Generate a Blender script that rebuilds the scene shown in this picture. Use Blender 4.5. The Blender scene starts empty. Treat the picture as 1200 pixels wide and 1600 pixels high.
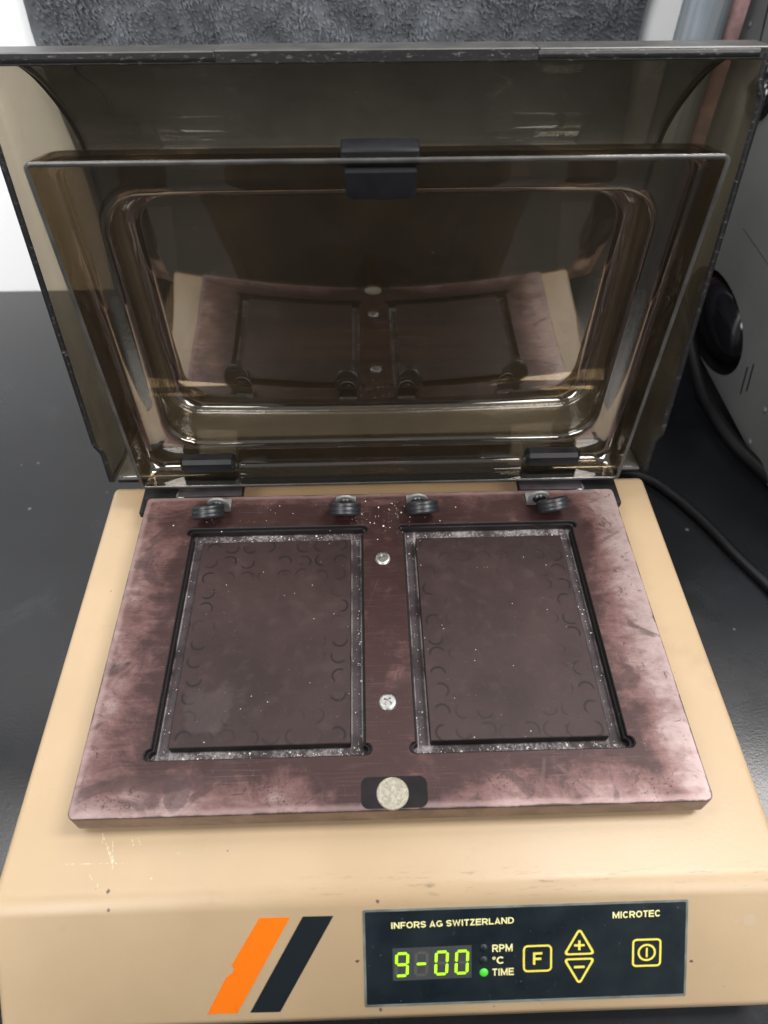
import bpy, bmesh, math, random
from mathutils import Vector, Matrix
random.seed(7)
SC = bpy.context.scene
COL = SC.collection

# ------------------------------------------------------------------ camera
cam = bpy.data.cameras.new("camera"); camo = bpy.data.objects.new("camera", cam); COL.objects.link(camo)
camo.location = (-0.006489, -0.174106, 0.279003)
camo.rotation_euler = (0.716172, -0.00081, -0.029763)
cam.sensor_fit = 'VERTICAL'; cam.sensor_height = 24.0; cam.lens = 24.0*1112.92/1600
cam.clip_start = 0.01; cam.clip_end = 50
cam.dof.use_dof = True; cam.dof.focus_distance = 0.33; cam.dof.aperture_fstop = 7.0
SC.camera = camo

# ------------------------------------------------------------------ world, lamps, exposure
W = bpy.data.worlds.new("World"); SC.world = W; W.use_nodes = True
W.node_tree.nodes["Background"].inputs[0].default_value = (0.90, 0.95, 1.0, 1)
W.node_tree.nodes["Background"].inputs[1].default_value = 0.32
SC.view_settings.view_transform = 'Standard'; SC.view_settings.look = 'None'
SC.view_settings.exposure = 0.08; SC.view_settings.gamma = 1.0
SC.cycles.use_denoising = True
SC.cycles.max_bounces = 10; SC.cycles.transparent_max_bounces = 32
SC.cycles.sample_clamp_indirect = 6

def lamp(name, loc, target, sx, sy, power, col):
    l = bpy.data.lights.new(name, 'AREA'); l.shape = 'RECTANGLE'; l.size = sx; l.size_y = sy
    l.energy = power; l.color = col
    o = bpy.data.objects.new(name, l); COL.objects.link(o); o.location = loc
    d = Vector(target)-Vector(loc); o.rotation_euler = d.to_track_quat('-Z', 'Y').to_euler()
    return o
lamp("ceiling_lamp", (0.80, 0.05, 1.45), (0.20, 0.10, 0), 0.30, 0.70, 24, (1.0, 0.98, 0.95))
lamp("ceiling_lamp", (-0.75, 0.00, 1.45), (-0.15, 0.15, 0), 0.30, 0.70, 7, (1.0, 0.98, 0.95))
lamp("ceiling_lamp", (1.15, -1.75, 1.50), (0.1, 0.3, 0.05), 0.9, 1.7, 58, (1.0, 0.98, 0.95))
lamp("ceiling_lamp", (-1.15, -1.75, 1.50), (-0.1, 0.3, 0.05), 0.9, 1.7, 58, (1.0, 0.98, 0.95))

# ------------------------------------------------------------------ node helper
class NT:
    def __init__(s, name):
        s.m = bpy.data.materials.new(name); s.m.use_nodes = True
        s.t = s.m.node_tree; s.n = s.t.nodes; s.n.clear()
        s.out = s.n.new('ShaderNodeOutputMaterial')
    def put(s, sock, v):
        if v is None: return
        if hasattr(v, 'links') or isinstance(v, bpy.types.NodeSocket): s.t.links.new(v, sock)
        else:
            if isinstance(v, (tuple, list)) and len(v) == 3 and len(sock.default_value) == 4: v = (*v, 1)
            sock.default_value = v
    def pos(s): return s.n.new('ShaderNodeTexCoord').outputs['Object']
    def xyz(s, v):
        k = s.n.new('ShaderNodeSeparateXYZ'); s.put(k.inputs[0], v); return k.outputs
    def vec(s, x, y, z):
        k = s.n.new('ShaderNodeCombineXYZ')
        for i, a in enumerate((x, y, z)): s.put(k.inputs[i], a)
        return k.outputs[0]
    def ma(s, op, a, b=None, c=None, clamp=False):
        k = s.n.new('ShaderNodeMath'); k.operation = op; k.use_clamp = clamp
        s.put(k.inputs[0], a); s.put(k.inputs[1], b)
        if c is not None: s.put(k.inputs[2], c)
        return k.outputs[0]
    def vm(s, op, a, b):
        k = s.n.new('ShaderNodeVectorMath'); k.operation = op
        s.put(k.inputs[0], a); s.put(k.inputs[1], b)
        return k.outputs['Value'] if op in ('DOT_PRODUCT', 'DISTANCE', 'LENGTH') else k.outputs[0]
    def mapr(s, v, a, b, c=0.0, d=1.0, smooth=True):
        k = s.n.new('ShaderNodeMapRange'); k.interpolation_type = 'SMOOTHSTEP' if smooth else 'LINEAR'
        for i, q in enumerate((v, a, b, c, d)): s.put(k.inputs[i], q)
        return k.outputs[0]
    def noise(s, v, scale, detail=3, rough=.55, dist=0.0):
        k = s.n.new('ShaderNodeTexNoise'); s.put(k.inputs['Vector'], v)
        for a, b in (('Scale', scale), ('Detail', detail), ('Roughness', rough), ('Distortion', dist)): s.put(k.inputs[a], b)
        return k.outputs['Fac']
    def voro(s, v, scale, feature='F1'):
        k = s.n.new('ShaderNodeTexVoronoi'); k.feature = feature; s.put(k.inputs['Vector'], v); s.put(k.inputs['Scale'], scale)
        return k.outputs['Distance']
    def mix(s, f, a, b, mode='MIX'):
        k = s.n.new('ShaderNodeMix'); k.data_type = 'RGBA'; k.blend_type = mode
        s.put(k.inputs[0], f); s.put(k.inputs[6], a); s.put(k.inputs[7], b); return k.outputs[2]
    def bump(s, h, strength=.3, dist=.0005):
        k = s.n.new('ShaderNodeBump'); s.put(k.inputs['Height'], h); k.inputs['Strength'].default_value = strength
        k.inputs['Distance'].default_value = dist; return k.outputs[0]
    def prin(s, **kw):
        k = s.n.new('ShaderNodeBsdfPrincipled')
        for a, b in kw.items(): s.put(k.inputs[a.replace('_', ' ')], b)
        s.t.links.new(k.outputs[0], s.out.inputs[0]); return k
    def sc(s, v, k):
        n = s.n.new('ShaderNodeMapping'); s.put(n.inputs[0], v); n.inputs['Scale'].default_value = k; return n.outputs[0]

def simple(name, col, rough=.5, metal=0.0, bumps=None, spec=.5, var=0.0, coat=0.0):
    t = NT(name); p = t.pos(); c = col; nrm = None
    if var:
        f = t.noise(p, 90, 5); c = t.mix(t.mapr(f, .3, .7), tuple(x*(1-var) for x in col), tuple(min(1, x*(1+var)) for x in col))
    if bumps: nrm = t.bump(t.noise(p, bumps[0], 4), bumps[1], bumps[2])
    t.prin(Base_Color=c, Roughness=rough, Metallic=metal, Normal=nrm, Specular_IOR_Level=spec, Coat_Weight=coat)
    return t.m

# ------------------------------------------------------------------ materials
def seg(t, p, a, b):
    """distance in x, y from a line segment"""
    fl = t.vm('MULTIPLY', p, (1, 1, 0)); pa = t.vm('SUBTRACT', fl, (a[0], a[1], 0)); d = (b[0]-a[0], b[1]-a[1], 0); L2 = d[0]**2+d[1]**2
    h = t.ma('DIVIDE', t.vm('DOT_PRODUCT', pa, d), L2, clamp=True)
    k = t.n.new('ShaderNodeVectorMath'); k.operation = 'SCALE'; k.inputs[0].default_value = d; t.put(k.inputs['Scale'], h)
    return t.vm('DISTANCE', pa, k.outputs[0])

SCR = [((-0.114, -0.0826), (-0.1076, -0.0939), 0.00035), ((-0.1093, -0.0857), (-0.1071, -0.0959), 0.00035), ((-0.1135, -0.0838), (-0.1132, -0.0893), 0.0002), ((-0.1255, -0.0934), (-0.102, -0.0937), 0.00018), ((-0.1021, -0.0848), (-0.101, -0.0873), 0.0003), ((-0.0997, -0.0846), (-0.0984, -0.0872), 0.0003), ((-0.1154, -0.0976), (-0.114, -0.0992), 0.0003), ((-0.1117, -0.1004), (-0.1114, -0.1028), 0.0003), ((-0.1112, -0.0868), (-0.1076, -0.0925), 0.00025), ((-0.1067, -0.0934), (-0.1056, -0.0939), 0.0003), ((-0.0833, -0.0907), (-0.0825, -0.0909), 0.0003), ((-0.0922, -0.0995), (-0.0917, -0.0992), 0.0003)]

def m_beige():
    t = NT('cream_paint'); p = t.pos(); x, y, z = t.xyz(p)
    big = t.noise(p, 14, 4); c = t.mix(t.mapr(big, .3, .7), (.395, .285, .172), (.435, .316, .192))
    # grey scuffing where hands and lid rub the front crest
    ln = t.noise(t.sc(p, (90, 700, 700)), 1.0, 5, .7)
    band = t.ma('MULTIPLY', t.mapr(y, -.1125, -.104), t.mapr(y, -.096, -.104))
    xm = t.mapr(x, -.06, .0)
    sc = t.ma('MULTIPLY', t.ma('MULTIPLY', band, xm), t.mapr(ln, .56, .70))
    c = t.mix(t.ma('MULTIPLY', sc, .75), c, (.16, .12, .08))
    # dark specks
    v = t.voro(p, 130); rnd = t.noise(p, 50, 1)
    sp = t.ma('MULTIPLY', t.mapr(v, .07, .035), t.mapr(rnd, .62, .66))
    c = t.mix(t.ma('MULTIPLY', sp, .8), c, (.07, .05, .035))
    # pale scratches left of the platform front
    wsc = t.ma('MULTIPLY', t.ma('SUBTRACT', t.noise(p, 700, 4, .7), .42), .0011)
    for q0, q1, r_ in SCR:
        c = t.mix(t.ma('MULTIPLY', t.mapr(t.ma('ADD', seg(t, p, q0, q1), wsc), r_*.8, r_*.1), .6), c, (.78, .68, .53))
    dirt = t.mapr(t.noise(p, 45, 6, .7), .58, .75)
    c = t.mix(t.ma('MULTIPLY', dirt, .22), c, (.27, .19, .115))
    wob = t.ma('MULTIPLY', t.ma('SUBTRACT', t.noise(p, 900, 2), .5), .0016)
    for q, r_, k_, cc in (((-.0149, -.1256, -.0345), .0006, .9, (.04, .03, .025)), ((.1122, -.1286, -.0378), .0006, .9, (.04, .03, .025)), ((-.0067, -.1093, -.0169), .0007, .8, (.05, .035, .03)), ((-.0066, -.1390, -.0491), .0007, .8, (.05, .035, .03)), ((.1342, -.1176, -.0259), .0024, .5, (.42, .33, .24)), ((.1289, -.1180, -.0264), .0010, .5, (.42, .33, .24)), ((-.1065, -.1093, -.0169), .0006, .9, (.05, .035, .03)), ((-.1071, -.1034, -.0147), .0006, .9, (.05, .035, .03))):
        md = t.mapr(t.ma('ADD', t.vm('DISTANCE', p, q), wob), r_*1.15, r_*.8); c = t.mix(t.ma('MULTIPLY', md, k_), c, cc)
    fine = t.noise(p, 620, 3, .6); b = t.bump(fine, .16, .0003)
    t.prin(Base_Color=c, Roughness=t.mapr(big, .2, .8, .34, .46), Normal=b, Specular_IOR_Level=.5)
    return t.m

def m_plate():
    t = NT('worn_anodised_plate'); p = t.pos(); x, y, z = t.xyz(p)
    ax, ay = t.ma('ABSOLUTE', x), t.ma('ABSOLUTE', y)
    dx, dy = t.ma('SUBTRACT', .1237, ax), t.ma('SUBTRACT', .0819, ay)
    n1 = t.noise(p, 30, 8, .66, .7); n2 = t.noise(p, 85, 6, .66, .5); n3 = t.noise(p, 300, 4, .6)
    rot = t.n.new('ShaderNodeMapping'); t.put(rot.inputs[0], p); rot.inputs['Rotation'].default_value = (0, 0, .5); rot.inputs['Scale'].default_value = (70, 190, 1)
    n4 = t.noise(rot.outputs[0], 1.0, 8, .7, .5)
    # dye rubbed off at sides, front and back; right side painted paler for lamp glare
    side = t.ma('MULTIPLY', t.mapr(dx, .031, .000), t.mapr(x, -.10, .10, .58, 1.0))
    front = t.ma('MULTIPLY', t.ma('MULTIPLY', t.mapr(y, -.060, -.080), t.mapr(ax, .008, .045)), .55)
    back = t.ma('MULTIPLY', t.mapr(y, .070, .081), .38)
    w = t.ma('MAXIMUM', t.ma('MAXIMUM', side, front), back)
    for n, k in ((n1, 1.55), (n2, .75), (n4, .85)): w = t.ma('ADD', w, t.ma('MULTIPLY', t.ma('SUBTRACT', n, .5), k))
    c = t.mix(t.mapr(w, .02, .55), (.036, .016, .015), (.125, .064, .060)); c = t.mix(t.mapr(w, .42, 1.15), c, (.32, .240, .230))
    # dark stains, one of them large at the front left
    st = t.noise(p, 34, 4, .55, 1.6); c = t.mix(t.ma('MULTIPLY', t.mapr(st, .57, .64), .62), c, (.042, .024, .023))
    big = t.mapr(t.ma('ADD', t.vm('DISTANCE', t.vm('MULTIPLY', p, (1.25, .85, 0)), (-.1045, -.0612, 0)), t.ma('MULTIPLY', t.ma('SUBTRACT', t.noise(p, 120, 6, .6), .5), .012)), .0075, .0062)
    c = t.mix(t.ma('MULTIPLY', big, .62), c, (.046, .028, .027))
    # rubbed and smeared little marks
    mk = t.noise(t.vm('ADD', p, (.7, .3, .1)), 130, 5, .7, 2.2); c = t.mix(t.ma('MULTIPLY', t.mapr(mk, .58, .66), .68), c, (.032, .018, .018))
    gr = t.noise(p, 420, 5, .75); c = t.mix(t.ma('MULTIPLY', t.mapr(gr, .55, .72), .35), c, (.05, .032, .032))
    br = t.noise(t.sc(p, (40, 1500, 900)), 1.0, 4, .6); c = t.mix(t.ma('MULTIPLY', t.mapr(br, .55, .75), .10), c, (.42, .33, .32))
    sc = t.noise(t.sc(p, (1300, 220, 1)), 1.0, 2, .5, 2.5); c = t.mix(t.ma('MULTIPLY', t.mapr(sc, .70, .76), .20), c, (.45, .36, .35))
    xp = t.ma('MULTIPLY', t.ma('MULTIPLY', t.mapr(t.noise(p, 55, 3, .5, .5), .53, .60), t.mapr(y, -.066, -.072)), t.mapr(t.noise(p, 900, 2), .58, .62)); c = t.mix(t.ma('MULTIPLY', xp, .7), c, (.022, .014, .014))
    for q0, q1, r_ in (((.066, -.0665), (.077, -.0772), .0009), ((.061, -.064), (.058, -.0755), .0010), ((-.008, .012), (-.003, .026), .0002), ((.089, -.0655), (.097, -.0715), .0003), ((-.118, .067), (-.094, .074), .0006), ((.108, .045), (.119, .052), .0012)):
        c = t.mix(t.ma('MULTIPLY', t.mapr(t.ma('ADD', seg(t, p, q0, q1), t.ma('MULTIPLY', t.ma('SUBTRACT', n3, .5), .0008)), r_, r_*.4), .5), c, (.085, .055, .053))
    # pale rub just inside the rim, dark grime on the very edge, brown bare side faces
    edge = t.ma('ADD', t.ma('MINIMUM', dx, dy), t.ma('MULTIPLY', t.ma('SUBTRACT', n2, .5), .003))
    c = t.mix(t.ma('MULTIPLY', t.mapr(edge, .0035, .0015), .30), c, (.40, .29, .28))
    c = t.mix(t.ma('MULTIPLY', t.mapr(edge, .0007, .0001), .8), c, (.030, .020, .020))
    fc = t.mix(t.mapr(n2, .35, .7), (.13, .085, .065), (.27, .195, .155)); c = t.mix(t.mapr(z, -.0006, -.0012), c, fc)
    b = t.bump(t.ma('ADD', t.ma('MULTIPLY', br, .6), t.ma('MULTIPLY', n3, .6)), .18, .0003)
    t.prin(Base_Color=c, Metallic=.42, Roughness=t.mapr(n2, .25, .75, .34, .50), Normal=b, Specular_IOR_Level=.4)
    return t.m

def m_island(cx):
    t = NT('worn_plate_island'); p = t.pos(); x, y, z = t.xyz(p)
    n1 = t.noise(p, 22, 6, .6, .6); n2 = t.noise(p, 120, 5, .6); n3 = t.noise(p, 500, 3)
    c = t.mix(t.mapr(n1, .25, .75), (.023, .013, .0128), (.041, .0245, .024))
    c = t.mix(t.ma('MULTIPLY', t.mapr(n2, .5, .75), .3), c, (.07, .047, .045))
    # broken rings left by the wells of microplates, 9 mm pitch, strongest towards the margins
    u = t.ma('DIVIDE', t.ma('SUBTRACT', x, cx-.036), .009); v = t.ma('DIVIDE', t.ma('SUBTRACT', y, -.0555), .009)
    cell = t.vec(t.ma('FLOOR', u), t.ma('FLOOR', v), cx*50)
    wn = t.n.new('ShaderNodeTexWhiteNoise'); t.put(wn.inputs['Vector'], cell); rc = t.xyz(wn.outputs['Color'])
    fu = t.ma('SUBTRACT', t.ma('SUBTRACT', t.ma('FRACT', u), .5), t.ma('MULTIPLY', t.ma('SUBTRACT', rc[0], .5), .16)); fv = t.ma('SUBTRACT', t.ma('SUBTRACT', t.ma('FRACT', v), .5), t.ma('MULTIPLY', t.ma('SUBTRACT', rc[1], .5), .16))
    r = t.ma('SQRT', t.ma('ADD', t.ma('MULTIPLY', fu, fu), t.ma('MULTIPLY', fv, fv)))
    ring = t.mapr(t.ma('ABSOLUTE', t.ma('SUBTRACT', r, .36)), .085, .03)
    ang = t.ma('ARCTAN2', fv, fu); cut = t.mapr(t.ma('COSINE', t.ma('ADD', ang, t.ma('MULTIPLY', rc[2], 6.28))), -.2, .5)
    mx = t.mapr(t.ma('ABSOLUTE', t.ma('SUBTRACT', x, cx)), .021, .031); my = t.ma('MULTIPLY', t.mapr(y, .022, .040), (1.0 if cx < 0 else .55))
    my2 = t.ma('MULTIPLY', t.mapr(y, -.036, -.046), .6)
    mar = t.ma('MAXIMUM', t.ma('MAXIMUM', mx, my), my2); wv = wn.outputs['Value']
    rm = t.ma('MULTIPLY', t.ma('MULTIPLY', ring, mar), t.ma('MULTIPLY', cut, t.mapr(wv, .0, .35)))
    c = t.mix(t.ma('MULTIPLY', rm, .95), c, (.010, .007, .007))
    dm = t.ma('MULTIPLY', t.ma('MULTIPLY', t.mapr(r, .36, .33), my), t.mapr(t.noise(t.vm('ADD', p, (cx*3, .2, 0)), 170, 2), .57, .62))
    c = t.mix(t.ma('MULTIPLY', t.ma('MULTIPLY', dm, t.mapr(wv, .5, .55)), .8), c, (.016, .012, .012))
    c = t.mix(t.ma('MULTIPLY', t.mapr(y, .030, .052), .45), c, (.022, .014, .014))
    gm = t.mapr(t.ma('ADD', t.vm('DISTANCE', p, (-.075, -.038, -.001)), t.ma('MULTIPLY', t.ma('SUBTRACT', t.noise(p, 80, 5), .5), .022)), .013, .009)
    c = t.mix(t.ma('MULTIPLY', gm, .10 if cx < 0 else 0.0), c, (.17, .14, .135))
    sc = t.noise(t.sc(p, (260, 1100, 1)), 1.0, 2, .5, 3.0); c = t.mix(t.ma('MULTIPLY', t.mapr(sc, .72, .77), .3), c, (.45, .36, .35))
    sp = t.ma('MULTIPLY', t.mapr(t.voro(p, 300), .10, .05), t.mapr(t.noise(p, 70, 1), .56, .62))
    c = t.mix(t.ma('MULTIPLY', sp, .6), c, (.6, .56, .55))
    br = t.noise(t.sc(p, (40, 1500, 900)), 1.0, 4, .6)
    b = t.bump(t.ma('ADD', br, t.ma('MULTIPLY', n3, .4)), .12, .0003)
    t.prin(Base_Color=c, Metallic=.25, Roughness=t.mapr(n2, .2, .8, .40, .58), Normal=b, Specular_IOR_Level=.32)
    return t.m

def m_groove():
    t = NT('dusty_groove'); p = t.pos(); x, y, z = t.xyz(p); ax = t.ma('ABSOLUTE', x)
    n = t.noise(p, 80, 5, .6); f = t.noise(p, 700, 4, .75); g = t.noise(p, 1500, 2, .7)
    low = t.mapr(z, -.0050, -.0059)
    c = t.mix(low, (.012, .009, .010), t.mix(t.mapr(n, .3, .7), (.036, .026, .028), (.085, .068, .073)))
    # dust lies in the front and back channels and in lines along the foot of the walls
    ln = t.ma('ABSOLUTE', t.ma('SUBTRACT', ax, .0112))
    for k in (.0162, .0902, .0956): ln = t.ma('MINIMUM', ln, t.ma('ABSOLUTE', t.ma('SUBTRACT', ax, k)))
    lm = t.mapr(t.ma('ADD', ln, t.ma('MULTIPLY', t.ma('SUBTRACT', f, .5), .0012)), .0008, .0002)
    fb = t.ma('MAXIMUM', t.mapr(y, .0510, .0520), t.mapr(y, -.0540, -.0550))
    amt = t.ma('MAXIMUM', t.ma('MULTIPLY', fb, t.mapr(t.ma('ADD', f, t.ma('MULTIPLY', t.ma('SUBTRACT', n, .5), 1.0)), .44, .72)), t.ma('MULTIPLY', lm, t.mapr(n, .35, .6)))
    c = t.mix(t.ma('MULTIPLY', t.ma('MULTIPLY', amt, low), .7), c, (.34, .32, .315))
    c = t.mix(t.ma('MULTIPLY', t.ma('MULTIPLY', t.mapr(g, .62, .74), t.mapr(n, .45, .6)), .3), c, (.50, .48, .47))
    t.prin(Base_Color=c, Metallic=.1, Roughness=.6, Normal=t.bump(f, .5, .0004), Specular_IOR_Level=.3); return t.m

def m_acrylic(name, tint, dust, dustcol, f0=.05, grain=0.0, wave=.0):
    t = NT(name); p = t.pos()
    geo = t.n.new('ShaderNodeNewGeometry')
    nrm = None
    if grain or wave:
        h = t.ma('ADD', t.ma('MULTIPLY', t.noise(p, 900, 3), grain), t.ma('MULTIPLY', t.noise(p, 22, 2), wave))
        nrm = t.bump(h, .5, .001)
    d = t.ma('ABSOLUTE', t.vm('DOT_PRODUCT', geo.outputs['Incoming'], geo.outputs['Normal']))
    fr = t.ma('ADD', f0, t.ma('MULTIPLY', t.ma('POWER', t.ma('SUBTRACT', 1.0, d), 5.0), 1-f0), clamp=True)
    tr = t.n.new('ShaderNodeBsdfTransparent'); t.put(tr.inputs[0], tint)
    gl = t.n.new('ShaderNodeBsdfGlossy'); gl.inputs['Roughness'].default_value = .012 if not grain else .16
    if nrm: t.put(gl.inputs['Normal'], nrm)
    df = t.n.new('ShaderNodeBsdfDiffuse'); t.put(df.inputs[0], dustcol)
    if nrm: t.put(df.inputs['Normal'], nrm)
    sp = t.ma('MULTIPLY', t.mapr(t.voro(p, 90), .07, .04), t.mapr(t.noise(p, 30, 2), .55, .62))
    dm = t.ma('ADD', t.mapr(t.noise(p, 30, 5, .65), .3, .75, dust*.75, dust*1.2), t.ma('MULTIPLY', sp, .25))
    for k_, of in (((900, 60, 160), 0.0), ((120, 700, 500), .7)):
        sl = t.noise(t.vm('ADD', t.sc(p, k_), (of, of, of)), 1.0, 2, .5, 1.5); dm = t.ma('ADD', dm, t.ma('MULTIPLY', t.ma('MULTIPLY', t.mapr(sl, .72, .78), t.mapr(t.noise(p, 18, 2), .45, .6)), .10))
    m1 = t.n.new('ShaderNodeMixShader'); t.put(m1.inputs[0], dm); t.t.links.new(tr.outputs[0], m1.inputs[1]); t.t.links.new(df.outputs[0], m1.inputs[2])
    m2 = t.n.new('ShaderNodeMixShader'); t.put(m2.inputs[0], fr); t.t.links.new(m1.outputs[0], m2.inputs[1]); t.t.links.new(gl.outputs[0], m2.inputs[2])
    t.t.links.new(m2.outputs[0], t.out.inputs[0]); return t.m

def m_edge():
    t = NT('smoked_cut_edge'); p = t.pos()
    s = t.mapr(t.noise(t.sc(p, (300, 900, 900)), 1.0, 5, .7), .56, .75)
    c = t.mix(t.ma('MULTIPLY', s, .5), (.012, .0115, .012), (.28, .27, .26))
    t.prin(Base_Color=c, Roughness=.38, Specular_IOR_Level=.3, Normal=t.bump(t.noise(p, 700, 4), .25, .0004)); return t.m

def m_bench():
    t = NT('black_epoxy_bench'); p = t.pos()
    n = t.noise(p, 9, 6, .6); f = t.noise(p, 900, 3, .6)
    c = t.mix(t.mapr(n, .3, .7), (.0075, .008, .0095), (.013, .014, .0165))
    sp = t.ma('MULTIPLY', t.mapr(t.voro(p, 45), .07, .03), t.mapr(t.noise(p, 17, 1), .54, .60))
    c = t.mix(t.ma('MULTIPLY', sp, .35), c, (.30, .31, .33))
    sm = t.mapr(t.noise(p, 12, 7, .7, 1.0), .56, .72); c = t.mix(t.ma('MULTIPLY', sm, .05), c, (.18, .19, .21))
    sc = t.noise(t.sc(p, (25, 1100, 1)), 1.0, 2, .5, .6); c = t.mix(t.ma('MULTIPLY', t.mapr(sc, .74, .78), .12), c, (.3, .3, .32))
    t.prin(Base_Color=c, Roughness=t.mapr(n, .3, .7, .19, .29), Specular_IOR_Level=.4, Normal=t.bump(f, .14, .0004)); return t.m

def m_metal(name, col, rough, sc=None, str_=.2):
    t = NT(name); p = t.pos(); f = t.noise(p, 500, 4, .65)
    c = t.mix(t.mapr(f, .35, .7), tuple(a*.75 for a in col), col)
    t.prin(Base_Color=c, Metallic=1.0, Roughness=rough, Normal=t.bump(f, str_, .0002)); return t.m

def m_disc():
    t = NT('dull_nickel_magnet'); p = t.pos(); f = t.noise(p, 900, 3, .7); g = t.noise(p, 200, 4)
    c = t.mix(t.mapr(f, .35, .7), (.22, .20, .155), (.37, .345, .28)); c = t.mix(t.ma('MULTIPLY', t.mapr(g, .58, .7), .4), c, (.2, .19, .16))
    t.prin(Base_Color=c, Metallic=.35, Roughness=.5, Normal=t.bump(f, .4, .0002)); return t.m

def m_stripe(name, a, b, rough):
    t = NT(name); p = t.pos()
    sc = t.noise(t.sc(p, (500, 60, 60)), 1.0, 3, .6, 1.0)
    c = t.mix(t.mapr(sc, .66, .74), a, b); sp = t.mapr(t.voro(p, 210), .05, .03)
    c = t.mix(t.ma('MULTIPLY', sp, .5), c, b)
    t.prin(Base_Color=c, Roughness=rough); return t.m

def m_navy():
    t = NT('navy_membrane'); p = t.pos()
    n = t.noise(p, 60, 5, .6)
    c = t.mix(t.mapr(n, .3, .7), (.007, .012, .016), (.011, .018, .023))
    sp = t.ma('MULTIPLY', t.mapr(t.voro(p, 330), .10, .06), t.mapr(t.noise(p, 90, 1), .54, .62))
    c = t.mix(t.ma('MULTIPLY', sp, .4), c, (.30, .36, .40))
    sc = t.noise(t.sc(p, (900, 200, 200)), 1.0, 2, .5, 2.0); c = t.mix(t.ma('MULTIPLY', t.mapr(sc, .72, .78), .2), c, (.25, .3, .34))
    t.prin(Base_Color=c, Roughness=t.mapr(n, .3, .7, .26, .40), Specular_IOR_Level=.5); return t.m

def m_emit(name, col, strength, base=(.1, .1, .1)):
    t = NT(name); t.prin(Base_Color=base, Roughness=.4, Emission_Color=col, Emission_Strength=strength); return t.m

def m_wall():
    t = NT('white_wall_paint'); p = t.pos(); n = t.noise(p, 4, 5)
    c = t.mix(t.mapr(n, .3, .7), (.86, .875, .90), (.90, .91, .93))
    t.prin(Base_Color=c, Roughness=.6, Normal=t.bump(t.noise(p, 300, 3), .15, .001)); return t.m

def m_fleece():
    t = NT('charcoal_plush'); p = t.pos()
    n = t.noise(p, 60, 4, .6); c = t.mix(t.mapr(n, .3, .7), (.034, .038, .045), (.088, .097, .112))
    k = t.prin(Base_Color=c, Roughness=.8, Sheen_Weight=.35); return t.m

def m_steel():
    t = NT('brushed_steel'); p = t.pos()
    n = t.noise(t.sc(p, (300, 300, 6)), 1.0, 4); b = t.noise(p, 25, 3)
    c = t.mix(t.mapr(n, .3, .7), (.36, .43, .50), (.58, .62, .66))
    t.prin(Base_Color=c, Metallic=.55, Roughness=t.mapr(b, .3, .7, .28, .42)); return t.m

def m_grey():
    t = NT('grey_instrument_paint'); p = t.pos(); n = t.noise(p, 12, 5)
    c = t.mix(t.mapr(n, .3, .7), (.135, .143, .140), (.165, .173, .169))
    t.prin(Base_Color=c, Roughness=.42, Normal=t.bump(t.noise(p, 800, 3), .15, .0003)); return t.m

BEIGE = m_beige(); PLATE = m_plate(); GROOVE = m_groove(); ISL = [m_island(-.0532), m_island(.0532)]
HOOD = m_acrylic('smoked_hood_acrylic', (.37, .35, .30), .30, (.25, .237, .205), .12)
HOODG = m_acrylic('smoked_hood_grained', (.70, .65, .56), .12, (.31, .285, .225), .05, grain=.35)
INNER = m_acrylic('smoked_cover_acrylic', (.60, .535, .44), .012, (.27, .25, .21), .17)
EDGE = m_edge(); BENCH = m_bench(); WALL = m_wall(); FLEECE = m_fleece(); GREY = m_grey(); STEEL = m_steel()
INNERG = m_acrylic('smoked_cover_grained_wall', (.64, .575, .475), .07, (.30, .26, .19), .07, grain=.25)
COVEREDGE = simple('cover_cut_edge', (.05, .048, .046), .3, bumps=(300, .2, .0004), var=.3)
LIP = simple('lip_top_painted_light', (.055, .053, .052), .35, bumps=(300, .2, .0004), var=.25)
BLK = simple('black_plastic', (.006, .0063, .0075), .40, spec=.22, bumps=(500, .12, .0003), var=.3)
BLKL = simple('black_hinge_leaf', (.022, .019, .023), .38, bumps=(400, .15, .0003), var=.3)
RUB = simple('black_rubber', (.014, .015, .018), .36, bumps=(700, .2, .0003), var=.3)
ZINC = simple('zinc_plated_steel', (.24, .245, .245), .36, metal=.35, bumps=(500, .15, .0002), var=.15)
SCREW = m_metal('bright_screw_steel', (.42, .42, .41), .42, None, .05); GUN = m_metal('dark_steel_rivet', (.10, .105, .11), .32, None, .08)
DISC = m_disc()
PATCH = simple('black_magnet_inlay', (.008, .006, .007), .65, spec=.2, bumps=(400, .2, .0003), var=.5)
ORANGE = m_stripe('orange_film', (.80, .165, .001), (.62, .14, .005), .42)
DARKST = m_stripe('black_film', (.006, .010, .014), (.035, .042, .05), .42)
NAVY = m_navy(); BEZEL = simple('clear_film_edge', (.15, .17, .16), .35, var=.3)
YEL = simple('yellow_print', (.85, .72, .10), .45); PYEL = simple('pale_yellow_print', (.87, .82, .38), .45)
LEDON = m_emit('lit_green_segment', (.42, 1.0, .0), 1.1, (.2, .4, .02)); LEDOFF = simple('unlit_segment', (.090, .088, .082), .4)
WIN = simple('grey_display_window', (.055, .060, .064), .32)
GLED = m_emit('lit_green_lamp', (.05, .75, .02), .55, (.05, .3, .03)); DLED = simple('unlit_lamp', (.010, .016, .019), .4)
CABLE = simple('black_cable_sheath', (.007, .0075, .009), .45, spec=.3, bumps=(300, .1, .0005))
BLACKHOLE = simple('black_port_plastic', (.010, .010, .012), .30)
GLOSS = simple('glossy_black_plastic', (.008, .008, .010), .12)
CRUMB = simple('white_crumb', (.64, .61, .55), .7, var=.25)
PINK = simple('pinkish_card', (.40, .25, .25), .5, var=.3)
FOOT = simple('rubber_foot', (.02, .02, .02), .6)
SEAM = simple('seam_shadow_gap', (.05, .053, .053), .6)

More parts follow.
